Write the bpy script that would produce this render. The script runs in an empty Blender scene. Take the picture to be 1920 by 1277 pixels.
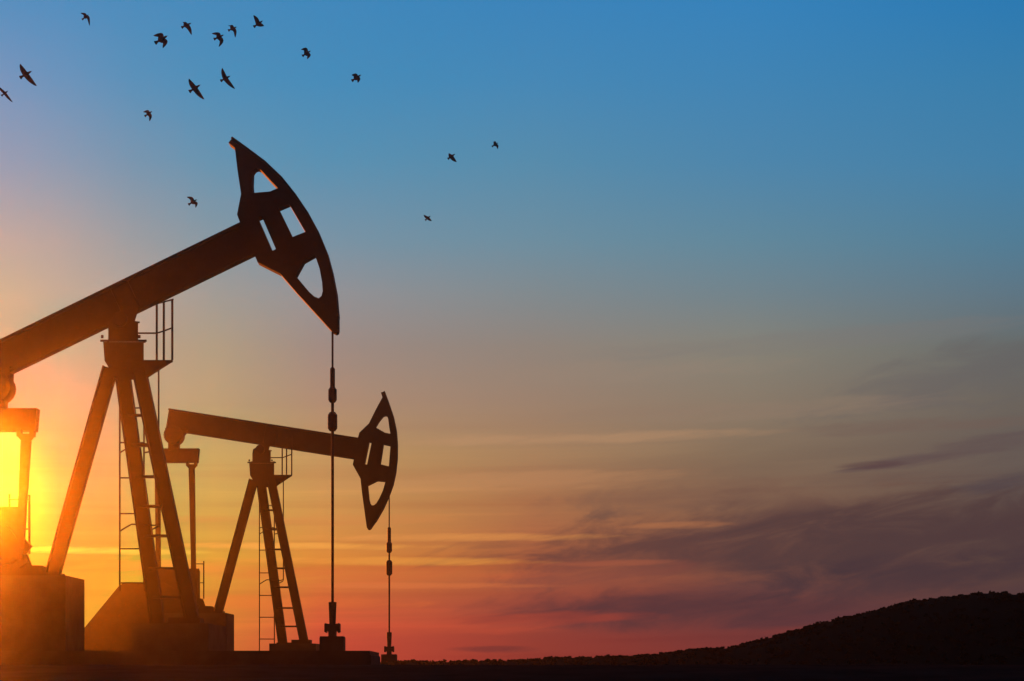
import bpy, bmesh, math, random
from mathutils import Vector, Matrix

random.seed(11)
SC = bpy.context.scene
COL = SC.collection
F = 3500.0            # focal length in photo pixels (1920 wide)
CX, CY = 960.0, 1275.0  # vanishing point of level lines: eye height

# ------------------------------------------------------------------ camera
cam_d = bpy.data.cameras.new('camera')
cam = bpy.data.objects.new('camera', cam_d)
COL.objects.link(cam)
cam.location = (0, 0, 0)
cam.rotation_euler = (math.radians(90), 0, 0)
cam_d.sensor_width = 36.0
cam_d.lens = 36.0 * F / 1920.0
cam_d.shift_x = 0.0
cam_d.shift_y = (CY - 638.5) / 1920.0
cam_d.clip_start = 0.1
cam_d.clip_end = 3000
SC.camera = cam
SC.view_settings.view_transform = 'Standard'
SC.view_settings.look = 'None'
SC.view_settings.exposure = 0
SC.view_settings.gamma = 1
SC.view_settings.use_curve_mapping = False

# ------------------------------------------------------------------ sun
SUN_PX = (-95.0, 950.0)
sd = Vector((SUN_PX[0] - CX, F, CY - SUN_PX[1])).normalized()   # towards the sun
SUN_AZ = math.atan2(sd.x, sd.y)
SUN_EL = math.asin(sd.z)
sun_d = bpy.data.lights.new('sun', 'SUN')
sun_d.energy = 5.0
sun_d.color = (1.0, 0.165, 0.004)
sun_d.angle = math.radians(3.5)   # wide disc, softens the glow in the added haze
sun = bpy.data.objects.new('sun', sun_d)
COL.objects.link(sun)
sun.rotation_euler = sd.to_track_quat('Z', 'Y').to_euler()
sun.location = (-20, 0, 30)

# ------------------------------------------------------------------ sky
def lin(c):
    out = []
    for v in c:
        v = v / 255.0
        out.append(v / 12.92 if v <= 0.04045 else ((v + 0.055) / 1.055) ** 2.4)
    return tuple(out)

world = bpy.data.worlds.new('World')
SC.world = world
world.use_nodes = True
NT = world.node_tree
NT.nodes.clear()
def nd(t, **kw):
    n = NT.nodes.new(t)
    for k, v in kw.items():
        setattr(n, k, v)
    return n
def lk(a, b):
    NT.links.new(a, b)
def setin(sock, v):
    if isinstance(v, (int, float, tuple)):
        sock.default_value = v
    else:
        lk(v, sock)
def mth(op, a, b=None, clamp=False):
    n = nd('ShaderNodeMath', operation=op, use_clamp=clamp)
    setin(n.inputs[0], a)
    if b is not None:
        setin(n.inputs[1], b)
    return n.outputs[0]
def sstep(x, a, b):
    n = nd('ShaderNodeMapRange', interpolation_type='SMOOTHSTEP')
    setin(n.inputs['Value'], x)
    n.inputs['From Min'].default_value = a
    n.inputs['From Max'].default_value = b
    return n.outputs['Result']
def lstep(x, a, b):
    n = nd('ShaderNodeMapRange')
    setin(n.inputs['Value'], x)
    n.inputs['From Min'].default_value = a
    n.inputs['From Max'].default_value = b
    return n.outputs['Result']
def mixc(fac, a, b, mode='MIX'):
    n = nd('ShaderNodeMix', data_type='RGBA', blend_type=mode)
    setin(n.inputs[0], fac)
    for s, v in ((n.inputs[6], a), (n.inputs[7], b)):
        if isinstance(v, tuple):
            s.default_value = (v[0], v[1], v[2], 1)
        else:
            lk(v, s)
    return n.outputs[2]

tc = nd('ShaderNodeTexCoord')
sep = nd('ShaderNodeSeparateXYZ')
lk(tc.outputs['Generated'], sep.inputs[0])
DX, DY, DZ = sep.outputs
azim = mth('ARCTAN2', DX, DY)
REF_AZ = math.atan2(-60 - CX, F)     # bearing of the brightest sky
AZ = mth('ABSOLUTE', mth('SUBTRACT', azim, REF_AZ))
ROWS = [0, 150, 300, 450, 550, 650, 750, 850, 950, 1050, 1130, 1200]
#SKYCOLS# dusk colours by bearing from the sun (bearing px, colour per elevation row, linear)
SKY = {
 0:    [(92,143,190),(125,150,188),(160,158,178),(208,172,158),(228,182,145),(238,190,135),(245,195,120),(253,212,100),(255,222,95),(255,215,75),(255,205,60),(255,200,55)],
 110:  [(88,142,190),(112,148,187),(146,155,177),(192,166,158),(215,175,150),(228,182,140),(238,190,125),(247,204,105),(250,208,88),(253,203,62),(254,192,55),(253,184,52)],
 250:  [(80,140,188),(95,145,185),(125,150,175),(165,158,160),(195,165,150),(210,165,135),(225,170,125),(235,180,105),(240,180,85),(250,180,55),(252,175,50),(250,160,50)],
 400:  [(74,138,187),(84,143,185),(108,148,176),(143,153,162),(168,156,148),(185,158,130),(200,160,118),(218,168,98),(228,168,80),(240,165,58),(238,142,52),(230,122,52)],
 600:  [(68,136,187),(76,140,185),(95,145,178),(125,148,165),(152,147,149),(164,140,130),(182,142,116),(200,150,95),(215,150,80),(228,140,58),(215,100,55),(205,80,55)],
 1000: [(62,132,186),(72,136,182),(88,140,172),(110,142,160),(130,138,142),(146,132,122),(158,130,110),(168,128,92),(175,115,75),(175,95,60),(160,75,58),(150,62,50)],
 1400: [(56,130,186),(66,132,180),(78,134,172),(98,136,156),(115,132,140),(135,130,118),(138,122,105),(135,112,90),(130,95,75),(120,78,64),(120,65,58),(125,55,50)],
 1900: [(45,122,178),(58,126,172),(68,128,168),(82,125,150),(95,118,132),(105,108,105),(108,100,92),(105,92,85),(98,80,72),(90,68,62),(92,60,58),(100,52,52)],
}
BASE = {
 0: [(0.0596, 0.0216, 0.0107), (0.0971, 0.0309, 0.0124), (0.1763, 0.0476, 0.0147), (0.3388, 0.0795, 0.0176), (0.5809, 0.1241, 0.0207), (1.2421, 0.2402, 0.025), (3.244, 0.6075, 0.038), (9.8239, 1.7785, 0.0697), (16.9351, 2.8985, 0.0961), (10.0657, 1.8157, 0.0672), (4.1795, 0.7793, 0.0405), (1.9698, 0.3895, 0.0246)],
 110: [(0.056, 0.0209, 0.0105), (0.0882, 0.0286, 0.0118), (0.1499, 0.0423, 0.0138), (0.2669, 0.0667, 0.0165), (0.447, 0.1011, 0.0186), (0.8063, 0.1638, 0.0213), (1.5441, 0.2929, 0.0261), (3.0068, 0.5525, 0.034), (4.2394, 0.7664, 0.0394), (3.2881, 0.6032, 0.0344), (2.0321, 0.3924, 0.026), (1.2552, 0.2647, 0.0194)],
 250: [(0.0488, 0.0193, 0.0102), (0.075, 0.0258, 0.0114), (0.1201, 0.0365, 0.0133), (0.1981, 0.0534, 0.0154), (0.2926, 0.072, 0.0169), (0.4254, 0.0988, 0.0191), (0.6219, 0.1366, 0.0214), (0.8531, 0.1791, 0.0229), (0.986, 0.2087, 0.0238), (0.9052, 0.2001, 0.0226), (0.757, 0.1784, 0.0197), (0.6338, 0.1559, 0.0158)],
 400: [(0.0398, 0.0171, 0.0098), (0.0611, 0.0225, 0.011), (0.0919, 0.0303, 0.0124), (0.133, 0.0409, 0.0143), (0.1763, 0.0506, 0.0154), (0.2292, 0.0627, 0.0168), (0.2862, 0.0763, 0.0181), (0.3493, 0.0903, 0.0188), (0.3799, 0.1006, 0.0193), (0.3832, 0.1064, 0.0184), (0.3761, 0.1081, 0.0164), (0.3455, 0.1028, 0.0132)],
 600: [(0.0321, 0.0149, 0.0094), (0.0452, 0.0186, 0.0102), (0.0624, 0.0237, 0.0115), (0.0814, 0.0297, 0.0128), (0.0988, 0.0348, 0.0138), (0.1162, 0.0401, 0.0147), (0.1349, 0.0462, 0.0155), (0.154, 0.0527, 0.016), (0.1695, 0.0592, 0.016), (0.183, 0.0651, 0.015), (0.191, 0.0686, 0.013), (0.1965, 0.0691, 0.0104)],
 1000: [(0.0197, 0.0112, 0.0084), (0.0253, 0.0132, 0.0091), (0.0317, 0.0157, 0.0099), (0.0375, 0.0184, 0.0107), (0.0419, 0.0205, 0.0113), (0.0466, 0.0229, 0.0119), (0.0522, 0.0255, 0.0122), (0.058, 0.0285, 0.0123), (0.0646, 0.0316, 0.0118), (0.0735, 0.0349, 0.0105), (0.0819, 0.0369, 0.0087), (0.0884, 0.0369, 0.0066)],
 1400: [(0.0127, 0.0089, 0.0077), (0.0158, 0.0102, 0.0083), (0.0186, 0.0117, 0.0089), (0.0212, 0.0132, 0.0095), (0.0235, 0.0145, 0.0098), (0.0256, 0.0159, 0.0101), (0.0284, 0.0175, 0.0102), (0.0313, 0.0192, 0.0101), (0.0349, 0.021, 0.0094), (0.0405, 0.0227, 0.008), (0.0448, 0.0232, 0.0063), (0.0479, 0.0222, 0.0045)],
 1900: [(0.0088, 0.0071, 0.0069), (0.0105, 0.0082, 0.0075), (0.012, 0.0091, 0.0079), (0.0131, 0.0102, 0.0084), (0.0142, 0.011, 0.0086), (0.0156, 0.012, 0.0087), (0.0171, 0.013, 0.0087), (0.0192, 0.0141, 0.0084), (0.0214, 0.0151, 0.0077), (0.0244, 0.0158, 0.0063), (0.0267, 0.0154, 0.0047), (0.0277, 0.0139, 0.0031)],
}
#BASE#
def ramp(stops):
    r = nd('ShaderNodeValToRGB')
    r.color_ramp.interpolation = 'LINEAR'
    el = r.color_ramp.elements
    while len(el) > 1:
        el.remove(el[-1])
    stops = sorted(stops)
    el[0].position = stops[0][0]
    el[0].color = (*stops[0][1], 1)
    for p, c in stops[1:]:
        e = el.new(p)
        e.color = (*c, 1)
    lk(DZ, r.inputs[0])
    return r.outputs[0]
prev, prev_a = None, None
for px, cols in SKY.items():
    hyp = math.hypot(F, px - CX)
    stops = []
    for i, (py, c) in enumerate(zip(ROWS, cols)):
        v = (CY - py) / hyp
        c = lin(c)
        if px in BASE:
            c = tuple(max(0.004, a - b) for a, b in zip(c, BASE[px][i]))
        stops.append((v / math.sqrt(1 + v * v), c))
    top = stops[0][1]
    stops.append((0.52, tuple(a * b for a, b in zip(top, (0.55, 0.66, 0.78)))))
    stops.append((1.0, lin((10, 26, 60))))
    stops.append((0.0, stops[ROWS.index(1200)][1]))
    out = ramp(stops)
    a = abs(math.atan2(px - CX, F) - REF_AZ)
    if prev is None:
        cur = out
    else:
        cur = mixc(lstep(AZ, prev_a, a), prev, out)
    prev, prev_a = cur, a
anti = ramp([(0.0, lin((38, 34, 44))), (0.12, lin((42, 44, 60))), (0.3, lin((26, 48, 82))), (1.0, lin((10, 26, 60)))])
sky = mixc(sstep(AZ, prev_a, math.radians(110)), prev, anti)

nish = nd('ShaderNodeTexSky', sky_type='NISHITA')
nish.sun_disc = False
nish.sun_elevation = SUN_EL
nish.sun_rotation = SUN_AZ
nish.air_density = 1.0
nish.dust_density = 1.0
NISH = 0.0025
nscale = nd('ShaderNodeVectorMath', operation='SCALE')
lk(nish.outputs[0], nscale.inputs[0])
nscale.inputs['Scale'].default_value = NISH
nadd = nd('ShaderNodeVectorMath', operation='ADD', name='dusk_plus_nishita')
lk(sky, nadd.inputs[0])
lk(nscale.outputs[0], nadd.inputs[1])
sky = nadd.outputs[0]

# thin cirrus: long streaks, tilted slightly up to the right
cmb = nd('ShaderNodeCombineXYZ')
lk(mth('MULTIPLY', azim, 5.0), cmb.inputs[0])
lk(mth('MULTIPLY', mth('SUBTRACT', DZ, mth('MULTIPLY', azim, 0.10)), 42.0), cmb.inputs[1])
def noise(vec, scale, detail, rough, dist=0.0, off=(0, 0, 0)):
    if off != (0, 0, 0):
        ad = nd('ShaderNodeVectorMath', operation='ADD')
        lk(vec, ad.inputs[0])
        ad.inputs[1].default_value = off
        vec = ad.outputs[0]
    n = nd('ShaderNodeTexNoise')
    lk(vec, n.inputs['Vector'])
    n.inputs['Scale'].default_value = scale
    n.inputs['Detail'].default_value = detail
    n.inputs['Roughness'].default_value = rough
    n.inputs['Distortion'].default_value = dist
    return n.outputs['Fac']
n_big = noise(cmb.outputs[0], 0.9, 5, 0.55, 0.4, (3.1, 7.7, 0))
n_mid = noise(cmb.outputs[0], 2.4, 5, 0.6, 0.3, (1.3, 2.2, 4.0))
dark = mth('ADD', mth('MULTIPLY', n_big, 0.7), mth('MULTIPLY', n_mid, 0.3))
right = sstep(AZ, math.radians(13.5), math.radians(24))
band = mth('MULTIPLY', sstep(DZ, 0.008, 0.035), mth('SUBTRACT', 1.0, sstep(DZ, 0.075, 0.15)))
dmask = mth('MULTIPLY', mth('MULTIPLY', sstep(dark, 0.40, 0.60), right), band)
sky = mixc(mth('MULTIPLY', dmask, 0.35), sky, lin((72, 56, 64)))
# glowing streaks and soft rose bands low over the horizon
cmb2 = nd('ShaderNodeCombineXYZ')
lk(mth('MULTIPLY', azim, 3.0), cmb2.inputs[0])
lk(mth('MULTIPLY', mth('SUBTRACT', DZ, mth('MULTIPLY', azim, 0.012)), 110.0), cmb2.inputs[1])
n_st = noise(cmb2.outputs[0], 0.85, 4, 0.55, 0.2, (5.0, 1.0, 2.0))
low = mth('SUBTRACT', 1.0, sstep(DZ, 0.10, 0.16))
away = mth('SUBTRACT', 1.0, mth('MULTIPLY', right, 0.75))
st = mth('MULTIPLY', mth('MULTIPLY', sstep(n_st, 0.52, 0.74), low), away)
sky = mixc(mth('MULTIPLY', st, 0.55), sky, (1.35, 1.28, 1.15), 'MULTIPLY')
rose = mth('MULTIPLY', mth('SUBTRACT', 1.0, sstep(n_st, 0.30, 0.50)), low)
sky = mixc(mth('MULTIPLY', rose, 0.5), sky, (0.84, 0.72, 0.80), 'MULTIPLY')

# separate cloud banks, each a torn streak: bearing px, height px, half length, half depth, slope, colour, strength, raggedness
BANKS = [
 (1500, 1010, 660, 92, .06, (82, 58, 59), .80, 2.0), (1750, 1000, 430, 80, .08, (74, 57, 59), .60, 2.4), (1270, 1140, 400, 48, .02, (78, 51, 56), .88, 1.5), (1690, 1080, 360, 42, .07, (68, 52, 58), .80, 1.8),
 (1790, 845, 200, 20, .15, (92, 76, 77), .55, 3.6), (1700, 866, 120, 10, .10, (92, 74, 74), .50, 3.2), (1632, 872, 75, 9, .02, (86, 64, 66), .75, 1.6), (1885, 905, 130, 18, .13, (80, 68, 72), .70, 2.2),
 (1860, 690, 360, 62, .20, (98, 94, 96), .45, 2.6), (1700, 800, 260, 16, .02, (112, 92, 84), .50, 2.6), (1350, 935, 380, 34, .05, (118, 88, 74), .45, 3.0),
 (1080, 822, 460, 13, .02, (190, 146, 108), .38, 2.6), (1400, 770, 420, 22, .03, (146, 124, 106), .40, 2.6), (900, 905, 420, 22, .03, (196, 140, 96), .30, 3.0),
 (1120, 1078, 240, 30, .04, (140, 76, 62), .55, 2.4), (925, 1217, 95, 8, .0, (104, 48, 48), .65, 1.6), (1000, 1160, 260, 16, .02, (170, 66, 50), .45, 2.4),
 (700, 1052, 360, 9, .0, (236, 158, 68), .55, 2.2), (560, 1024, 280, 8, .0, (246, 172, 78), .60, 2.0), (860, 1008, 320, 9, .01, (226, 150, 78), .55, 2.2), (780, 1098, 280, 7, .0, (220, 118, 66), .45, 2.2),
 (1270, 985, 120, 8, .02, (190, 120, 76), .45, 2.0), (1150, 1056, 150, 7, .02, (186, 98, 66), .35, 2.2), (640, 1076, 440, 18, .0, (208, 98, 56), .40, 2.4), (620, 975, 330, 12, .01, (206, 132, 74), .40, 2.6),
 (470, 1130, 330, 16, .0, (226, 112, 52), .40, 2.6), (330, 1062, 190, 14, .0, (232, 148, 62), .45, 2.4), (150, 1032, 240, 8, .0, (255, 226, 90), .50, 2.0), (780, 1180, 300, 12, .0, (196, 78, 54), .40, 2.4),
 (1750, 1150, 360, 18, .05, (88, 52, 58), .55, 2.4), (1560, 1180, 220, 10, .03, (132, 58, 54), .45, 2.2), (1500, 640, 480, 22, .05, (122, 118, 116), .35, 2.6), (1150, 700, 420, 24, .03, (150, 132, 116), .30, 2.8),
]
n_fine = noise(cmb.outputs[0], 5.0, 6, 0.62, 0.6, (9.0, 4.0, 1.0))
wisp = mth('ADD', mth('MULTIPLY', n_mid, 0.5), mth('MULTIPLY', n_fine, 0.5))
wisp = mth('SUBTRACT', wisp, 0.5)
cmb3 = nd('ShaderNodeCombineXYZ')
lk(mth('MULTIPLY', azim, 13.0), cmb3.inputs[0])
lk(mth('MULTIPLY', mth('SUBTRACT', DZ, mth('MULTIPLY', azim, 0.16)), 48.0), cmb3.inputs[1])
puff = mth('SUBTRACT', noise(cmb3.outputs[0], 1.35, 7, 0.62, 0.7, (2.0, 8.0, 3.0)), 0.5)
for px, py, hw, hh, slope, colr, stren, rag in BANKS:
    hyp = math.hypot(F, px - CX)
    v = (CY - py) / hyp
    u = mth('SUBTRACT', azim, math.atan2(px - CX, F))
    w = mth('SUBTRACT', mth('SUBTRACT', DZ, v / math.sqrt(1 + v * v)), mth('MULTIPLY', u, slope))
    uu = mth('POWER', mth('ABSOLUTE', mth('MULTIPLY', u, F / hw)), 2.0)
    ww = mth('POWER', mth('ABSOLUTE', mth('MULTIPLY', w, F / hh)), 2.0)
    e = mth('ADD', mth('SUBTRACT', 1.0, mth('ADD', uu, ww)), mth('MULTIPLY', puff if hh >= 24 else wisp, rag * 1.6))
    sky = mixc(mth('MULTIPLY', sstep(e, -0.1, 1.15), stren), sky, lin(colr))

bg = nd('ShaderNodeBackground')
lk(sky, bg.inputs[0])
bg.inputs[1].default_value = 1.0
wo = nd('ShaderNodeOutputWorld')
lk(bg.outputs[0], wo.inputs[0])

# ------------------------------------------------------------------ materials
def material(name, c1, c2, scale=6.0, rough=0.6, metal=0.0, bump=0.15, detail=8, spots=None, spec=0.25):
    m = bpy.data.materials.new(name)
    m.use_nodes = True
    t = m.node_tree
    b = t.nodes['Principled BSDF']
    co = t.nodes.new('ShaderNodeTexCoord')
    n = t.nodes.new('ShaderNodeTexNoise')
    n.inputs['Scale'].default_value = scale
    n.inputs['Detail'].default_value = detail
    n.inputs['Roughness'].default_value = 0.6
    t.links.new(co.outputs['Object'], n.inputs['Vector'])
    r = t.nodes.new('ShaderNodeValToRGB')
    r.color_ramp.elements[0].position = 0.35
    r.color_ramp.elements[0].color = (*c1, 1)
    r.color_ramp.elements[1].position = 0.65
    r.color_ramp.elements[1].color = (*c2, 1)
    t.links.new(n.outputs['Fac'], r.inputs[0])
    colr = r.outputs[0]
    if spots:
        n2 = t.nodes.new('ShaderNodeTexNoise')
        n2.inputs['Scale'].default_value = scale * 2.7
        n2.inputs['Detail'].default_value = 6
        t.links.new(co.outputs['Object'], n2.inputs['Vector'])
        mr = t.nodes.new('ShaderNodeMapRange')
        mr.inputs['From Min'].default_value = 0.58
        mr.inputs['From Max'].default_value = 0.68
        t.links.new(n2.outputs['Fac'], mr.inputs['Value'])
        mx = t.nodes.new('ShaderNodeMix')
        mx.data_type = 'RGBA'
        t.links.new(mr.outputs['Result'], mx.inputs[0])
        t.links.new(colr, mx.inputs[6])
        mx.inputs[7].default_value = (*spots, 1)
        colr = mx.outputs[2]
    t.links.new(colr, b.inputs['Base Color'])
    b.inputs['Roughness'].default_value = rough
    b.inputs['Metallic'].default_value = metal
    b.inputs['Specular IOR Level'].default_value = spec
    bp = t.nodes.new('ShaderNodeBump')
    bp.inputs['Strength'].default_value = bump
    bp.inputs['Distance'].default_value = 0.02
    t.links.new(n.outputs['Fac'], bp.inputs['Height'])
    t.links.new(bp.outputs[0], b.inputs['Normal'])
    return m
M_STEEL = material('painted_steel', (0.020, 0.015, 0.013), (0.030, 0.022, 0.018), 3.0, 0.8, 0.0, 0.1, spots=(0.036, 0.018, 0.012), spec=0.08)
M_RAW = material('bare_steel', (0.03, 0.03, 0.03), (0.05, 0.048, 0.045), 14.0, 0.6, 0.3, 0.1, spec=0.1)
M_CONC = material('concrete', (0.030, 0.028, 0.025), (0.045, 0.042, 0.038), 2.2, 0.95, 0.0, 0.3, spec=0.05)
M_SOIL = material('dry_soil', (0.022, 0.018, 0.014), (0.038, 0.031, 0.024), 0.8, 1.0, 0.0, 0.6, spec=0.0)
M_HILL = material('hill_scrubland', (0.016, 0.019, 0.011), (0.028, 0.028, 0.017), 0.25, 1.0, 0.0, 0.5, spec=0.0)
M_LEAF = material('scrub_foliage', (0.014, 0.020, 0.009), (0.028, 0.034, 0.016), 1.5, 0.9, 0.0, 0.1, spec=0.0)
M_BIRD = material('dark_feathers', (0.008, 0.0075, 0.008), (0.014, 0.013, 0.0135), 9.0, 0.8, 0.0, 0.1, spec=0.05)

# ------------------------------------------------------------------ helpers
def empty(name, loc, label, cat, group=None):
    o = bpy.data.objects.new(name, None)
    COL.objects.link(o)
    o.location = loc
    o.empty_display_size = 0.3
    o['label'] = label
    o['category'] = cat
    if group:
        o['group'] = group
    return o
def finish(name, bm, mat, parent=None, smooth=False, loc=None):
    bmesh.ops.recalc_face_normals(bm, faces=bm.faces[:])
    me = bpy.data.meshes.new(name)
    bm.to_mesh(me)
    bm.free()
    me.materials.append(mat)
    if smooth:
        for p in me.polygons:
            p.use_smooth = True
    o = bpy.data.objects.new(name, me)
    COL.objects.link(o)
    if parent is not None:
        o.parent = parent
    if loc is not None:
        o.location = loc
    return o
def prism(bm, front, back):
    """front/back: matching loops of 3D points"""
    n = len(front)
    vf = [bm.verts.new(p) for p in front]
    vb = [bm.verts.new(p) for p in back]
    bm.faces.new(vf)
    bm.faces.new(list(reversed(vb)))
    for i in range(n):
        j = (i + 1) % n
        bm.faces.new((vf[i], vb[i], vb[j], vf[j]))
def plate(bm, loops, y0, y1):
    """flat plate in XZ with holes; loops[0] outline, rest holes, points (x, z)"""
    rings = []
    for y in (y0, y1):
        edges, ring = [], []
        for lp in loops:
            vs = [bm.verts.new((x, y, z)) for x, z in lp]
            ring.append(vs)
            for i in range(len(vs)):
                edges.append(bm.edges.new((vs[i], vs[(i + 1) % len(vs)])))
        bmesh.ops.triangle_fill(bm, use_beauty=True, use_dissolve=False, edges=edges)
        rings.append(ring)
    for la, lb in zip(*rings):
        for i in range(len(la)):
            j = (i + 1) % len(la)
            bm.faces.new((la[i], la[j], lb[j], lb[i]))
def bar(bm, p, q, w, d, hint=(0, 1, 0)):
    """rectangular bar p->q; d is the size along hint, w across"""
    p, q = Vector(p), Vector(q)
    ax = (q - p).normalized()
    h = Vector(hint)
    h = (h - ax * h.dot(ax)).normalized()
    s = ax.cross(h)
    a = [p + s * w / 2 * i + h * d / 2 * j for i, j in ((-1, -1), (1, -1), (1, 1), (-1, 1))]
    b = [v + (q - p) for v in a]
    prism(bm, a, b)
def ibeam(bm, p, q, w, d, t, hint=(0, 1, 0)):
    """H section: two flanges (size d along hint) w apart, and a web"""
    p, q = Vector(p), Vector(q)
    ax = (q - p).normalized()
    h = Vector(hint)
    h = (h - ax * h.dot(ax)).normalized()
    s = ax.cross(h)
    for sg in (-1, 1):
        o = s * sg * (w / 2 - t / 2)
        bar(bm, p + o, q + o, t, d, h)
    bar(bm, p, q, w - 2 * t, t, h)
def tube(bm, pts, r, n=8):
    pts = [Vector(p) for p in pts]
    rings = []
    for i, p in enumerate(pts):
        a = pts[max(0, i - 1)]
        b = pts[min(len(pts) - 1, i + 1)]
        ax = (b - a).normalized()
        u = ax.cross(Vector((0, 1, 0.013))).normalized()
        v = ax.cross(u)
        rings.append([bm.verts.new(p + (u * math.cos(k * 2 * math.pi / n) + v * math.sin(k * 2 * math.pi / n)) * r) for k in range(n)])
    for a, b in zip(rings, rings[1:]):
        for k in range(n):
            bm.faces.new((a[k], a[(k + 1) % n], b[(k + 1) % n], b[k]))
    bm.faces.new(rings[0])
    bm.faces.new(list(reversed(rings[-1])))
def lathe(bm, x, y, prof, n=14, axis='Z'):
    """prof: (radius, height) list; axis Z or Y"""
    rings = []
    for r, h in prof:
        ring = []
        for k in range(n):
            a = 2 * math.pi * k / n
            if axis == 'Z':
                ring.append(bm.verts.new((x + r * math.cos(a), y + r * math.sin(a), h)))
            else:
                ring.append(bm.verts.new((x + r * math.cos(a), h, y + r * math.sin(a))))
        rings.append(ring)
    for a, b in zip(rings, rings[1:]):
        for k in range(n):
            bm.faces.new((a[k], a[(k + 1) % n], b[(k + 1) % n], b[k]))
    bm.faces.new(rings[0])
    bm.faces.new(list(reversed(rings[-1])))
def box(bm, x0, x1, y0, y1, z0, z1):
    prism(bm, [(x0, y0, z0), (x1, y0, z0), (x1, y0, z1), (x0, y0, z1)],
              [(x0, y1, z0), (x1, y1, z0), (x1, y1, z1), (x0, y1, z1)])
def BM():
    return bmesh.new()

# ------------------------------------------------------------------ terrain
def sm(a, b, x):
    t = min(1, max(0, (x - a) / (b - a)))
    return t * t * (3 - 2 * t)
RIDGE_Y = 84.0
RID = [(-900, 1228), (-500, 1234), (0, 1240), (500, 1242), (740, 1242), (800, 1243), (880, 1241), (960, 1240), (1000, 1238), (1060, 1232), (1100, 1234), (1140, 1231), (1200, 1230),
       (1260, 1225), (1300, 1217), (1340, 1218), (1365, 1217), (1400, 1207), (1450, 1196), (1500, 1182), (1530, 1172), (1600, 1154), (1650, 1144), (1700, 1129),
       (1760, 1120), (1800, 1116), (1830, 1113), (1880, 1114), (1920, 1118), (2050, 1124), (2250, 1150), (2500, 1185), (2900, 1215), (3600, 1230)]
def ridge(x):
    px = CX + x * F / RIDGE_Y
    if px <= RID[0][0]:
        py = RID[0][1]
    elif px >= RID[-1][0]:
        py = RID[-1][1]
    else:
        for (a, ya), (b, yb) in zip(RID, RID[1:]):
            if a <= px <= b:
                py = ya + (yb - ya) * (px - a) / (b - a)
                break
    return (CY - py) * RIDGE_Y / F
def hashn(x, y):
    return (math.sin(x * 1.7 + y * 0.6) + math.sin(x * 0.63 - y * 1.9 + 1.3) + math.sin(x * 3.1 + y * 2.3 + 4.0) * 0.5) / 2.5
GROUND = 0.32
def height(x, y):
    z = -1.15 + (GROUND + 1.15) * sm(14, 40, y)
    z += 0.035 * hashn(x * 0.9, y * 0.9) * (1 - sm(37, 41, y) * (1 - sm(73, 78, y)))
    return z
def hill_z(x, y):
    r = ridge(x)
    z = GROUND - 0.4 + (r - GROUND + 0.4) * sm(73.5, RIDGE_Y, y) - 0.6 * sm(RIDGE_Y, 88.5, y)
    return z + 0.035 * hashn(x * 0.7, y * 0.5) * sm(74, 80, y)
def sheet(name, xs, ys, fn, mat):
    vs = [(x, y, fn(x, y)) for y in ys for x in xs]
    nx = len(xs)
    fs = [(j * nx + i, j * nx + i + 1, (j + 1) * nx + i + 1, (j + 1) * nx + i) for j in range(len(ys) - 1) for i in range(nx - 1)]
    me = bpy.data.meshes.new(name)
    me.from_pydata(vs, [], fs)
    me.materials.append(mat)
    for p in me.polygons:
        p.use_smooth = True
    o = bpy.data.objects.new(name, me)
    COL.objects.link(o)
    o['kind'] = 'structure'
    return o
xs = [-100 + i * 1.25 for i in range(161)]
ys = [-12 + 0.75 * j for j in range(70)] + [41 + 2.0 * j for j in range(25)]
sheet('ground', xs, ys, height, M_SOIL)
xs2 = [-99 + i * 0.66 for i in range(301)]
ys2 = [73.2 + 0.45 * j for j in range(35)]
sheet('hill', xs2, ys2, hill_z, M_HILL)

# scrub and low trees over the hill, thickest along the skyline
def scrub():
    vs, fs = [], []
    def clump(x, y, z, h, w, n):
        for _ in range(n):
            a = random.uniform(0, 2 * math.pi)
            t = random.random() ** 0.7
            rr = w * (1 - 0.65 * t) * math.sqrt(random.random())
            c = Vector((x + rr * math.cos(a), y + rr * math.sin(a), z + h * t))
            s = random.uniform(0.05, 0.11)
            d1 = Vector((random.uniform(-1, 1), random.uniform(-1, 1), random.uniform(-0.6, 1))).normalized()
            d2 = d1.cross(Vector((random.uniform(-1, 1), random.uniform(-1, 1), random.uniform(-1, 1)))).normalized()
            k = len(vs)
            vs.extend([tuple(c - d1 * s), tuple(c + d2 * s * 0.8), tuple(c + d1 * s), tuple(c - d2 * s * 0.7)])
            fs.append((k, k + 1, k + 2, k + 3))
    for i in range(2600):      # skyline
        x = random.uniform(-60, 50)
        y = RIDGE_Y + random.uniform(-2.5, 2)
        g = 0.5 + 0.5 * hashn(x * 0.8, 3.0)
        h = random.uniform(0.03, 0.12) * (0.5 + 0.9 * g)
        if random.random() < 0.05:
            h *= 1.6
        clump(x, y, hill_z(x, y) - 0.04, h, random.uniform(0.10, 0.34), 16)
    for i in range(3400):      # slope
        x = random.uniform(-60, 55)
        y = random.uniform(75, RIDGE_Y - 3)
        clump(x, y, hill_z(x, y) - 0.04, random.uniform(0.05, 0.16), random.uniform(0.10, 0.35), 10)
    me = bpy.data.meshes.new('scrub')
    me.from_pydata(vs, [], fs)
    me.materials.append(M_LEAF)
    o = bpy.data.objects.new('scrub', me)
    COL.objects.link(o)
    o['kind'] = 'stuff'
    o['label'] = 'dark low scrub and small trees covering the hill and its skyline'
scrub()

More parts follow.
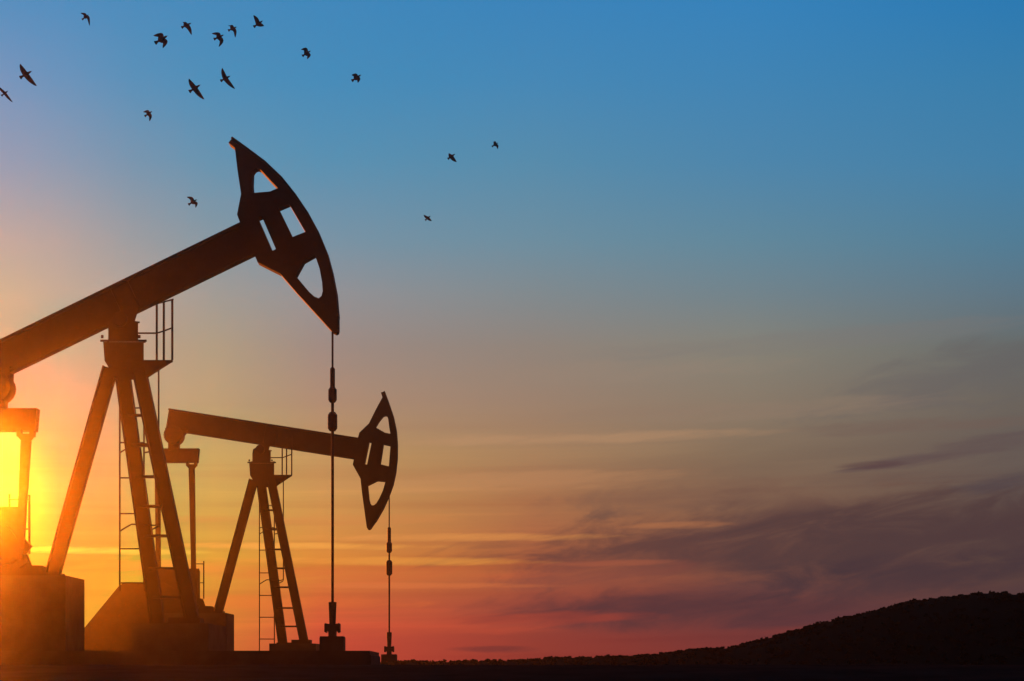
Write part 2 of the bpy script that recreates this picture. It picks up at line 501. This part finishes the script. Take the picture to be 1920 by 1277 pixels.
# ------------------------------------------------------------------ pump jacks
HEAD_OUT = [(438.2,261.9),(430.4,271.3),(442.3,280.7),(447,321.4),(453.9,366.9),(446.4,405.4),(451.7,420.1),(477.7,478),(484.6,494.3),(526.8,515.6),
            (556.6,550),(624,623.6),(630.2,626.8),(634.5,624.6),(635.8,620),(635.6,594),(631.8,550),(623.9,509.4),(614.6,474.9),(600.5,440.5),(580,402.9),
            (556.6,368.4),(531.5,337.1),(500.2,307.3),(462.6,279.2)]
def zz(x, y):
    return (400 + x * .3132, 240 + y * .3132)
HEAD_HOLES = [[zz(*p) for p in lp] for lp in (
    [(242,400),(237,340),(240,275),(250,258),(265,250),(282,255),(300,272),(345,322),(392,371),(345,391)],
    [(395,488),(457,462),(556,632),(480,662)],
    [(272,547),(295,538),(380,735),(358,745)],
    [(612,768),(640,850),(655,930),(659,985),(652,1014),(635,1028),(610,1018),(580,992),(497,893),(545,805)])]

class Jack:
    """J1 is drawn in photo pixels at its own distance; sx, sy, rot adapt the same design to the other unit"""
    def __init__(self, Y, static, beam, origin_px, half=1.0):
        self.Y, self.static, self.beam = Y, static, beam
        ox, oy = static(*origin_px)
        self.base = Vector(((ox - CX) * Y / F, Y, (CY - oy) * Y / F))
        self.k = Y / F
    def at(self, px, py, dy=0.0):
        return Vector(((px - CX) * (self.Y + dy) / F, self.Y + dy, (CY - py) * (self.Y + dy) / F)) - self.base
    def S(self, x, y, dy=0.0):
        return self.at(*self.static(x, y), dy)
    def B(self, x, y, dy=0.0):
        px, py = self.beam(x, y)
        return Vector(((px - CX) * self.k, self.Y + dy, (CY - py) * self.k)) - self.base
    def B2(self, x, y):
        v = self.B(x, y)
        return (v.x, v.z)

def build_jack(J, label, fnd_label, well_label, rod, well):
    S, B, k = J.S, J.B, J.k
    m = J.k * (1.0 if J.Y < 50 else 1 / 1.61)    # metres per design pixel
    root = empty('pump_jack', J.base, label, 'pump jack', 'pump jacks in the oil field')
    # --- walking beam: welded I section with end plate and stiffeners
    bm = BM()
    top0, top1 = (-62.0, 670.2), (470.0, 410.6)
    bot0, bot1 = (-35.0, 727.3), (497.0, 468.6)
    th = 5.0
    ux, uy = (bot0[0] - top0[0]) / 63.2, (bot0[1] - top0[1]) / 63.2   # unit vector across the beam, downwards
    def off(p, d):
        return (p[0] + ux * d, p[1] + uy * d)
    def quad(a, b, c, d, y0, y1):
        prism(bm, [B(*a, y0), B(*b, y0), B(*c, y0), B(*d, y0)], [B(*a, y1), B(*b, y1), B(*c, y1), B(*d, y1)])
    quad(top0, top1, off(top1, th), off(top0, th), -0.16, 0.16)
    quad(off(bot0, -th), off(bot1, -th), bot1, bot0, -0.16, 0.16)
    quad(off(top0, th + .1), off(top1, th + .1), off(bot1, -th - .1), off(bot0, -th - .1), -0.03, 0.03)
    for t in (0.003, 0.50, 0.56):
        a = (top0[0] + (top1[0] - top0[0]) * t, top0[1] + (top1[1] - top0[1]) * t)
        c = (a[0] + 3.0 * .9, a[1] - 3.0 * .44)
        for y0, y1 in ((-0.15, -0.032), (0.032, 0.15)):
            quad(off(a, th + .2), off(c, th + .2), off(c, 63 - th - .2), off(a, 63 - th - .2), y0, y1)
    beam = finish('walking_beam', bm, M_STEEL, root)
    # --- horse head
    bm = BM()
    loops = [[J.B2(*p) for p in HEAD_OUT]] + [[J.B2(*p) for p in lp] for lp in HEAD_HOLES]
    plate(bm, loops, -0.17, 0.17)
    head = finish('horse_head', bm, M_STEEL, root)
    head['label'] = 'horse head at the front of the beam, cut out with two pointed and two slot openings'
    arc = [HEAD_OUT[0]] + HEAD_OUT[:14:-1]
    arc = arc[:]
    pts = [Vector(J.B2(*p)) for p in arc]
    inn = []
    for i, p in enumerate(pts):
        t = (pts[min(i + 1, len(pts) - 1)] - pts[max(i - 1, 0)]).normalized()
        n = Vector((-t.y, t.x))
        if n.dot(Vector(J.B2(470, 500)) - p) < 0:
            n = -n
        inn.append(p + n * 0.05)
    outl = [p for p in pts]
    for y0, y1 in ((-0.27, -0.172), (0.172, 0.27)):
        bm = BM()
        for i in range(len(pts) - 1):
            prism(bm, [(q.x, y0, q.y) for q in (outl[i], outl[i + 1], inn[i + 1], inn[i])],
                      [(q.x, y1, q.y) for q in (outl[i], outl[i + 1], inn[i + 1], inn[i])])
        finish('cable_track', bm, M_STEEL, head)
    # --- saddle bearing and post head
    bm = BM()
    c = S(231, 604)
    prism(bm, [S(*p, -0.3) for p in ((203, 612), (203, 637), (259, 637), (259, 606), (262, 606), (262, 603), (253, 602), (259, 582), (259, 574), (232, 585), (205, 600))],
              [S(*p, 0.3) for p in ((203, 612), (203, 637), (259, 637), (259, 606), (262, 606), (262, 603), (253, 602), (259, 582), (259, 574), (232, 585), (205, 600))])
    lathe(bm, c.x, c.z, [(12 * m, -0.42), (14 * m, -0.4), (14 * m, 0.4), (12 * m, 0.42)], 16, 'Y')
    finish('saddle_bearing', bm, M_STEEL, root)
    bm = BM()
    q = [(188, 636.8), (275, 636.8), (275, 641), (188, 641)]
    prism(bm, [S(*p, -0.42) for p in q], [S(*p, 0.42) for p in q])
    q = [(193.5, 641.2), (269.5, 641.2), (269.5, 676), (279, 708), (262, 716), (224, 716), (200, 700), (194.5, 676)]
    q = [(193.5, 641.2), (269.5, 641.2), (269.5, 676), (279, 708), (262, 712), (222, 712), (215.6, 708), (196, 676.5)]
    prism(bm, [S(*p, -0.36) for p in q], [S(*p, 0.36) for p in q])
    for bx in (197, 266):
        for dy in (-0.3, 0.3):
            p = S(bx, 636)
            lathe(bm, p.x, dy, [(0.03, p.z - 0.03), (0.03, p.z + 0.04)], 6)
    finish('post_cap', bm, M_STEEL, root)
    # --- samson post legs
    foot_y = 1176
    for nm, a, b, w, ya, yb, lab in (
            ('rear_leg', (207, 690), (98.8, 1077), 26.2, 0.0, 0.0, None),
            ('front_leg', (228.5, 692), (296, 1172), 27.0, 0.28, 0.9, None),
            ('front_leg', (260.5, 692), (362, 1170), 25.0, -0.28, -0.9, None)):
        bm = BM()
        ibeam(bm, S(*a, ya), S(*b, yb), w * m, 0.26, 0.035)
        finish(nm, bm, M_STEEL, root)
    for (x0, x1, y0, y1, ya, yb) in ((270, 318, 1166, 1172, 0.62, 1.18), (333, 390, 1161, 1172, -1.18, -0.62), (84, 116, 1075, 1083, -0.3, 0.3)):
        a, b = S(x0, y1), S(x1, y0)
        bm = BM()
        box(bm, a.x, b.x, ya, yb, a.z, b.z)
        finish('foot_plate', bm, M_STEEL, root)
    def leg_pt(i, y):
        if i == 0:
            t = (y - 692) / (1172 - 692)
            return S(228.5 + t * 67.5, y, 0.28 + t * 0.62)
        t = (y - 692) / (1170 - 692)
        return S(260.5 + t * 101.5, y, -0.28 - t * 0.62)
    for y in (779, 834, 894, 949.5, 1005, 1066, 1120):
        bm = BM()
        bar(bm, leg_pt(0, y), leg_pt(1, y), 5.0 * m, 0.08, (0, 0.3, 0.001))
        finish('cross_brace', bm, M_STEEL, root)
    # --- service platform
    bm = BM()
    q = [(269.7, 675), (324, 675), (324, 679), (319, 681.5), (278, 708), (276, 706)]
    for y0, y1 in ((-0.6, -0.5), (0.5, 0.6)):
        prism(bm, [S(*p, y0) for p in q], [S(*p, y1) for p in q])
    q = [(269.7, 675), (324, 675), (324, 679.5), (269.7, 679.5)]
    prism(bm, [S(*p, -0.498) for p in q], [S(*p, 0.498) for p in q])
    q = [(321, 680.5), (278, 707.5), (276, 704), (316, 680)]
    prism(bm, [S(*p, -0.49) for p in q], [S(*p, 0.49) for p in q])
    plat = finish('platform', bm, M_STEEL, root)
    for (x, yt, dy) in ((294, 571, 0.40), (307.2, 567, 0.0), (323, 561, -0.40)):
        bm = BM()
        bar(bm, S(x, 675, dy), S(x, yt, dy), 3.6 * m, 0.045)
        finish('rail_post', bm, M_STEEL, plat)
    for pts in ([(288, 570.5, 0.42), (294, 569.3, 0.40), (307.2, 566, 0.0), (324.5, 561.5, -0.40)],
                [(259, 624.7, 0.40), (294, 624.7, 0.40), (307.2, 620.6, 0.0), (323, 614.7, -0.40)]):
        bm = BM()
        tube(bm, [S(*p) for p in pts], 1.6 * m, 6)
        finish('rail', bm, M_STEEL, plat)
    # --- caged ladder up to the platform
    lad = BM()
    Yl = 1.05
    tube(lad, [S(224.6, 680, Yl), S(224.6, 1108 if J.Y < 50 else 1200, Yl)], 1.7 * m, 6)
    tube(lad, [S(270, 680, Yl), S(270, 1108 if J.Y < 50 else 1200, Yl)], 1.7 * m, 6)
    ladder = finish('ladder', lad, M_STEEL, root)
    for y in (700, 765, 830, 896, 963, 1029, 1093) + ((1157,) if J.Y > 50 else ()):
        bm = BM()
        tube(bm, [S(224.6, y, Yl), S(270, y, Yl)], 1.4 * m, 6)
        finish('rung', bm, M_STEEL, ladder)
    bm = BM()
    tube(bm, [S(297.5, 690, Yl - 0.55), S(297.5, 984, Yl - 0.55)], 1.6 * m, 6)
    finish('cage_bar', bm, M_STEEL, ladder)
    for y in (838, 985):
        bm = BM()
        tube(bm, [S(224.6, y + 11, Yl), S(236, y + 4, Yl - 0.1), S(247, y - 2, Yl - 0.25), S(270, y - 1, Yl - 0.5), S(290, y, Yl - 0.58), S(297.5, y - 3, Yl - 0.55),
                  S(296, y + 2, Yl - 0.3), S(285, y + 8, Yl - 0.1), S(270, y + 11, Yl)], 1.5 * m, 6)
        finish('cage_hoop', bm, M_STEEL, ladder)
    # --- tail bearing, equalizer and pitman arms
    kbx = (-4.0, 727.0)
    kb = B(*kbx)
    bm = BM()
    lathe(bm, kb.x, kb.z, [(22 * m, -0.3), (28.5 * m, -0.26), (29 * m, 0.26), (22 * m, 0.3)], 20, 'Y')
    q = [B(-34, 716, 0), B(22, 690, 0), kb + Vector((25 * m, 0, -4 * m)), kb + Vector((-27 * m, 0, -4 * m))]
    prism(bm, [v + Vector((0, -0.2, 0)) for v in q], [v + Vector((0, 0.2, 0)) for v in q])
    q = [(-16, -8), (15.5, -8), (15.5, -46), (-16, -46)]
    prism(bm, [kb + Vector((x * m, -0.16, z * m)) for x, z in q], [kb + Vector((x * m, 0.16, z * m)) for x, z in q])
    finish('tail_bearing', bm, M_STEEL, root)
    def K(dx, dz, dy):
        kx, ky = J.beam(*kbx)
        sc = m / k
        return J.at(kx + dx * sc, ky - dz * sc, dy)
    bm = BM()
    fr, bk = [], []
    L0, R0 = -69, 76
    a = [K(R0, -40, -1.05), K(R0 - 4, -82, -1.05), K(L0 + 4, -82, 1.05), K(L0, -40, 1.05)]
    prism(bm, [v + Vector((0, -0.16, 0)) for v in a], [v + Vector((0, 0.16, 0)) for v in a])
    finish('equalizer', bm, M_STEEL, root)
    for sx, dy in ((1, -1.05), (-1, 1.05)):
        bm = BM()
        cx = 53 if sx > 0 else -50
        for jx in (-12.5, 12.5):      # clevis cheeks leave a slot under the equalizer
            bar(bm, K(cx + jx, -78, dy), K(cx + jx * 0.95, -92, dy), 8 * m, 0.2)
        q = [(-16.5, -86), (16.5, -86), (16.3, -91), (8.5, -101), (-8, -101), (-15.5, -92)]
        prism(bm, [K(cx + x, z, dy - 0.1) for x, z in q], [K(cx + x, z, dy + 0.1) for x, z in q])
        wa, wb = 17, 11.5
        top = K(cx, -100, dy)
        btm = S(37 if sx > 0 else -58, 1050, dy) if J.Y < 50 else S(*( (26.5, 1062) if sx > 0 else (-82, 1062)), dy)
        prism(bm, [top + Vector((-wa / 2 * m, -0.08, 0)), top + Vector((wa / 2 * m, -0.08, 0)), btm + Vector((wb / 2 * m, -0.08, 0)), btm + Vector((-wb / 2 * m, -0.08, 0))],
                  [top + Vector((-wa / 2 * m, 0.08, 0)), top + Vector((wa / 2 * m, 0.08, 0)), btm + Vector((wb / 2 * m, 0.08, 0)), btm + Vector((-wb / 2 * m, 0.08, 0))])
        finish('pitman_arm', bm, M_STEEL, root)
        # crank with its counterweight swings below the pitman
        bm = BM()
        ctr = S(14 if J.Y < 50 else -60, 1010, dy * 0.82)
        d = (btm - ctr)
        d.y = 0
        dn = d.normalized()
        sd_ = Vector((-dn.z, 0, dn.x))
        def cp(a, b, yy):
            return ctr + dn * a + sd_ * b + Vector((0, yy, 0))
        L = d.length
        q = [(-0.25, -0.16), (L * 0.5, -0.2), (L + 0.12, -0.12), (L + 0.12, 0.12), (L * 0.5, 0.2), (-0.25, 0.16)]
        prism(bm, [cp(a, b, -0.07) for a, b in q], [cp(a, b, 0.07) for a, b in q])
        q = [(L * 0.25, -0.34), (L * 0.8, -0.40), (L * 0.92, -0.2), (L * 0.92, 0.2), (L * 0.8, 0.40), (L * 0.25, 0.34)]
        prism(bm, [cp(a, b, -0.16) for a, b in q], [cp(a, b, -0.072) for a, b in q])
        finish('crank', bm, M_STEEL, root)
    GL = -12 if J.Y < 50 else -92  # front unit's unseen left end cut short to let the sun's glow past
    # --- gear box and motor house with belt guard
    bm = BM()
    prism(bm, [S(*p, -0.75) for p in ((GL, 1082.7), (GL, 950), (41, 950), (43.5, 960), (43.5, 1037), (53, 1039.5), (60, 1060), (80, 1060.5), (86, 1063), (86, 1082.7))],
              [S(*p, 0.75) for p in ((GL, 1082.7), (GL, 950), (41, 950), (43.5, 960), (43.5, 1037), (53, 1039.5), (60, 1060), (80, 1060.5), (86, 1063), (86, 1082.7))])
    gb = finish('gear_box', bm, M_STEEL, root)
    if J.Y > 50:
        bm = BM()
        q = ((-94, 1222), (-94, 990), (-188, 990), (-206, 1004), (-355, 1178), (-355, 1222))
        prism(bm, [S(*p, -0.55) for p in q], [S(*p, 0.55) for p in q])
        finish('belt_guard', bm, M_STEEL, root)
    for x, yb, yt, dy in ((17.7, 950, 926.6, 0.72), (55, 1039, 928, -0.72)):
        bm = BM()
        bar(bm, S(x, yb, dy), S(x, yt, dy), 3.4 * m, 0.045)
        finish('rail_post', bm, M_STEEL, gb)
    for pts in ([(16, 936.5, 0.72), (55, 936.5, -0.72)], [(44, 992, -0.72), (55, 992, -0.72)]):
        bm = BM()
        tube(bm, [S(*p) for p in pts], 1.4 * m, 6)
        finish('rail', bm, M_STEEL, gb)
    # --- bridle, carrier bar and polished rod hung from the head
    at = J.at
    x = rod['x']
    bm = BM()
    for dy in (-0.06, 0.06):
        tube(bm, [at(x, rod['top'], dy), at(x, rod['car'][0], dy)], rod['w'] * 0.36 * k, 6)
    finish('bridle_cable', bm, M_RAW, root)
    bm = BM()
    c0 = at(x, 0)
    def lat(prof):
        lathe(bm, c0.x, 0, [(r * k, at(x, y).z) for y, r in prof], 14)
    y0, y1 = rod['car']
    lat([(y0, rod['cw'] * .6), (y0 + 3 * rod['s'], rod['cw']), (y1, rod['cw'])])
    finish('carrier_bar', bm, M_RAW, root)
    for (a, b, r) in rod['clamps']:
        bm = BM()
        d = (b - a)
        e = min(d * 0.18, r * .6)
        lat([(a, r * .6), (a + e, r), (b - e, r), (b, r * .6)])
        finish('rod_clamp', bm, M_RAW, root)
    bm = BM()
    lat([(y1 + .05, rod['w'] * .55), (rod['bottom'], rod['w'] * .5)])
    finish('polished_rod', bm, M_RAW, root)
    # --- wellhead
    ws = rod['s']
    wb = at(x, well['base'])
    wr = empty('wellhead', J.base + wb, well_label, 'wellhead', 'wellheads under the pump jacks')
    def W(px, py):
        v = at(px, py) - wb
        return v
    bm = BM()
    lathe(bm, 0, 0, [(r * k, W(x, y).z) for y, r in ((well['tee'] + .02, 6.0 * ws), (well['top'] + 2 * ws, 7.6 * ws), (well['top'], 7.6 * ws))], 16)
    finish('stuffing_box', bm, M_RAW, wr)
    bm = BM()
    yt, yb = well['tee'], well['tee'] + 15 * ws
    q = [(-14.5, yt), (-12.5, yt - 1.5 * ws), (-7.5, yt), (7.5, yt), (12.5, yt - 1.5 * ws), (14.5, yt), (14.5, yb), (11, yb + 2 * ws), (9, yb - 3 * ws), (7, yb), (7, well['blk']), (-7, well['blk']), (-7, yb), (-9, yb - 3 * ws), (-11, yb + 2 * ws), (-14.5, yb)]
    prism(bm, [W(x + a * ws, b) + Vector((0, -0.12, 0)) for a, b in q], [W(x + a * ws, b) + Vector((0, 0.12, 0)) for a, b in q])
    finish('pumping_tee', bm, M_RAW, wr)
    bm = BM()
    hw = 22.3 * ws * k
    z1 = W(x, well['blk']).z
    box(bm, -hw, hw, -hw, hw, 0.0, z1 - 0.03)
    box(bm, -hw * .97, hw * .97, -hw * .97, hw * .97, z1 - 0.0298, z1)
    finish('casing_head', bm, M_CONC, wr)
    # --- concrete foundation
    fo = empty('concrete_foundation', J.base + S(130, 1222), fnd_label, 'foundation', 'concrete foundations of the pump jacks')
    o0 = S(130, 1222)
    def Q(px, py, dy):
        return S(px, py, dy) - o0
    ztop = Q(300, 1222, 0).z
    zbot = GROUND - J.base.z - o0.z - 0.25
    bm = BM()
    a, b = Q(-24 if J.Y < 50 else -380, 1222, 0), (at(702, 1222) - o0 if J.Y < 50 else at(well['x1'], 1222) - o0)
    b.x += 0
    q = [(a.x, zbot), (b.x + 0.045, zbot), (b.x + 0.03, ztop - 0.1), (b.x, ztop - 0.08), (b.x, ztop), (a.x, ztop)]
    if J.Y > 50:
        pass
    prism(bm, [(x_, -1.5, z_) for x_, z_ in q], [(x_, 1.5, z_) for x_, z_ in q])
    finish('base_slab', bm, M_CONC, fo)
    bm = BM()
    a, b = Q(GL, 1222, 0), Q(141 if J.Y < 50 else 136, 1083, 0)
    box(bm, a.x, b.x, -0.95, 0.95, ztop + 0.001, b.z)
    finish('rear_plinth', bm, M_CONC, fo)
    bm = BM()
    a, b = Q(268, 1222, 0), Q(408, 1172, 0)
    box(bm, a.x, b.x, -1.3, 1.3, ztop + 0.001, b.z)
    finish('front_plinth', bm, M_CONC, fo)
    return root

Y1 = 43.75
Y2 = Y1 * 1.615
idn = lambda x, y: (x, y)
J1 = Jack(Y1, idn, idn, (232, 1222))
def st2(x, y):
    return (491 + (x - 232) / 1.625, 912 + (y - 709) / 1.565)
def bm2(x, y):
    # same beam and head, pivoted 34.8 degrees down, tail a little shorter
    dx, dy = x - 232, y - 600
    along = dx * 0.899 - dy * 0.438
    across = dx * 0.438 + dy * 0.899
    along /= 1.565 if along > 0 else 1.62
    across /= 1.585
    c, s = math.cos(math.radians(8.84)), math.sin(math.radians(8.84))
    return (491 + along * c - across * s, 835.5 + along * s + across * c)
J2 = Jack(Y2, st2, bm2, (232, 1222))
build_jack(J1, 'large pump jack in front at the left edge, its horse head raised high',
           'concrete base slab and plinths under the large front pump jack',
           'dark wellhead standing under the rod of the large front pump jack',
           dict(x=623.5, top=605, car=(689, 727), cw=4.6, w=5.2, s=1.0, clamps=[(726, 755, 8.0), (773, 808.5, 9.0)], bottom=1140),
           dict(base=1222, top=1129, tee=1170, blk=1193.5))
build_jack(J2, 'smaller pump jack farther back, its beam tilted down towards the horse head',
           'concrete base slab and plinths under the smaller pump jack behind',
           'small wellhead standing under the rod of the smaller pump jack behind',
           dict(x=729.8, top=905, car=(988.5, 1017), cw=3.3, w=3.2, s=0.64, clamps=[(1016, 1036.5, 5.3), (1050.5, 1079, 5.8)], bottom=1195),
           dict(base=1240, top=1185.5, tee=1212.5, blk=1227, x1=704))

# ------------------------------------------------------------------ birds
def bird(depth, tail, head, tipL, tipR, label, wristL=None, wristR=None, chord=None, lift=0.25):
    """a bird seen from below; points in photo pixels on the plane at this distance"""
    k = depth / F
    def P(p, dy=0.0):
        return Vector(((p[0] - CX) * k, dy, (CY - p[1]) * k))
    T, H = P(tail), P(head)
    c = (T * 0.42 + H * 0.58)
    ax = (H - T).normalized()
    L = (H - T).length
    sd_ = Vector((ax.z, 0, -ax.x))
    up = Vector((0, 1, 0))
    bm = BM()
    # one loft: bill, head, neck, body, tail fan
    secs = [(1.10, .004, .004), (1.02, .018, .018), (0.97, .050, .050), (0.91, .076, .07), (0.84, .075, .07), (0.72, .120, .10), (0.58, .145, .115), (0.44, .125, .10),
            (0.32, .085, .06), (0.22, .075, .036), (0.12, .12, .02), (0.02, .165, .012), (-0.02, .11, .006)]
    n = 8
    rings = []
    for t, w, h in secs:
        o = T + ax * (L * t)
        rings.append([bm.verts.new(o + sd_ * (w * L * math.cos(2 * math.pi * i / n)) + up * (h * L * math.sin(2 * math.pi * i / n))) for i in range(n)])
    for a, b in zip(rings, rings[1:]):
        for i in range(n):
            bm.faces.new((a[i], a[(i + 1) % n], b[(i + 1) % n], b[i]))
    bm.faces.new(rings[0])
    bm.faces.new(list(reversed(rings[-1])))
    for tip, wr in ((tipL, wristL), (tipR, wristR)):
        tp = P(tip)
        root_ = T + ax * (L * 0.64)
        span = (tp - root_).length
        if wr is None:
            w_ = root_ * 0.55 + tp * 0.45 + ax * (0.07 * L)
        else:
            w_ = P(wr)
        ch0 = (chord or 0.34) * (1.08 if wr is None else 1.25) * L
        # leading-edge path root -> wrist -> tip
        path = []
        for t in (0.0, 0.2, 0.4, 0.6, 0.8, 0.93, 1.0):
            lead0 = root_ + ax * (0.09 * L)
            q = (lead0 * (1 - t) ** 2 + w_ * (2 * t * (1 - t)) + tp * t ** 2)
            if wr is not None:   # pull the curve through the wrist
                q = q + (w_ - (lead0 * .25 + w_ * .5 + tp * .25)) * (4 * t * (1 - t)) * 0.75
            wd = ch0 * (1.0 - 0.12 * t - 0.72 * t ** 3) * (1 if t < 1 else 0.35)
            path.append((q, wd, t))
        secr = []
        for i, (q, wd, t) in enumerate(path):
            a_ = path[max(0, i - 1)][0]
            b_ = path[min(len(path) - 1, i + 1)][0]
            d = (b_ - a_).normalized()
            nrm = Vector((d.z, 0, -d.x))
            if nrm.dot(ax) > 0:
                nrm = -nrm
            back = (nrm * (0.35 + .55 * t) + (-ax) * (0.65 - .5 * t)).normalized()
            dep = up * (lift * span * t * t - 0.02 * L)
            th = 0.03 * L * (1 - 0.8 * t)
            lead = q + dep
            trail = q + back * wd + dep
            mid = lead * 0.65 + trail * 0.35
            secr.append([bm.verts.new(lead), bm.verts.new(mid + up * th), bm.verts.new(trail), bm.verts.new(mid - up * th)])
        for a, b in zip(secr, secr[1:]):
            for i in range(4):
                bm.faces.new((a[i], a[(i + 1) % 4], b[(i + 1) % 4], b[i]))
        bm.faces.new(secr[0])
        bm.faces.new(list(reversed(secr[-1])))
    for v in bm.verts:
        v.co -= c
    o = finish('bird', bm, M_BIRD, None, True, Vector((c.x, depth, c.z)))
    o['label'] = label
    o['category'] = 'bird'
    o['group'] = 'birds flying over the pump jacks'
    return o
BIRDS = [
 (54, (154,36.7), (165.5,28), (150.4,23), (167.3,47), 'dark bird with swept wings alone near the top left corner', (161,24.5), (168.2,31), .36),
 (46, (37.6,145.7), (58.3,133.9), (36.7,117.5), (67.7,158.9), 'dark gliding bird with straight wings near the left edge, second lowest on that side', None, None, .40),
 (52, (2.8,179.5), (14.3,170.8), (-4,160), (22.8,190), 'dark gliding bird partly cut off by the left edge of the picture', None, None, .36),
 (46, (290.7,80.8), (312.9,67.7), (286.6,64.8), (304.8,89.3), 'thickset dark bird with both wings bent back, left of the upper flock', (304,60.5), (315.5,78), .36),
 (54, (340.5,51.7), (357.5,43.6), (343,42.0), (358.8,63.9), 'dark bird with a short raised wing and long lowered wing, right of the thickset bird', (348,40.6), (358.5,52), .36),
 (48, (401.2,73.7), (418.5,65.8), (396.4,61), (409.7,86.8), 'dark bird with both wings curved back, directly below left of the small hunched bird', (411,60), (420,77), .36),
 (55, (428,57.3), (443,50.7), (428.5,48.5), (440.7,69.2), 'small hunched dark bird with a lowered wing, second from the right in the top row', (436,46), (444,57), .36),
 (52, (475.9,50.4), (491.8,39.5), (474.9,26.7), (495.2,47.5), 'dark bird with one tall upright wing, rightmost of the top row', (483.5,33), (492,44.5), .36),
 (46, (355,172), (374.4,159.7), (353.7,145.6), (382.4,184.2), 'dark gliding bird with long straight wings, left one of the pair above the horse head', None, None, .40),
 (46, (413.8,151.8), (430.8,142.8), (416.3,125.5), (440,164.4), 'dark gliding bird with long pointed wings, right one of the pair above the horse head', None, None, .42),
 (56, (271.5,218), (284.5,209), (267.8,209), (279.8,226.5), 'small dark bird with hooked wings flying alone below the flock at the left', (277.5,205.5), (285.5,217.5), .36),
 (55, (567,105), (581.8,95.7), (564,91.5), (575.5,110.3), 'small dark bird with rounded back-curved wings, first to the right of the flock', (575,88.5), (583.5,103.5), .38),
 (58, (659.8,151.6), (676,140.8), (659,139.5), (671,154.8), 'small compact dark bird above right of the horse head with wings half folded', (668,137), (676.5,147.5), .38),
 (66, (922.5,274.8), (933.5,268), (924.3,265.9), (933.2,279), 'tiny dark bird farthest to the right with wings bent downward', (929.5,264.5), (935,272.5), .36),
 (60, (839.8,298), (852.6,289), (841.6,286.7), (856.4,302.5), 'small dark bird gliding with open wings, just left of the rightmost tiny bird', None, None, .46),
 (66, (797.5,413), (806.7,405), (794.6,402), (809.6,413.5), 'tiny dark bird lowest of all on the right, with open pointed wings', None, None, .42),
 (56, (353.5,383.7), (368.3,374.5), (349.6,368.2), (366.4,389), 'small dark bird flying low by itself left of the raised horse head', (361,369), (371.5,380.5), .34),
]
for d, tail, head, tl, tr, lab, wl, wr, ch in BIRDS:
    bird(d, tail, head, tl, tr, lab, wl, wr, ch)

# ------------------------------------------------------------------ haze: thin air round camera and scene, added to stand in for lens glow
bm = BM()
box(bm, -104, 104, -14, 90.5, -2.4, 26.5)
hz = finish('haze', bm, M_SOIL)
hz['kind'] = 'stuff'
hm = bpy.data.materials.new('haze_air')
hm.use_nodes = True
hm.node_tree.nodes.clear()
pv = hm.node_tree.nodes.new('ShaderNodeVolumePrincipled')
pv.inputs['Color'].default_value = (0.95, 0.93, 0.90, 1)
pv.inputs['Density'].default_value = 0.00046
pv.inputs['Anisotropy'].default_value = 0.978
ho = hm.node_tree.nodes.new('ShaderNodeOutputMaterial')
hm.node_tree.links.new(pv.outputs[0], ho.inputs['Volume'])
hz.data.materials.clear()
hz.data.materials.append(hm)
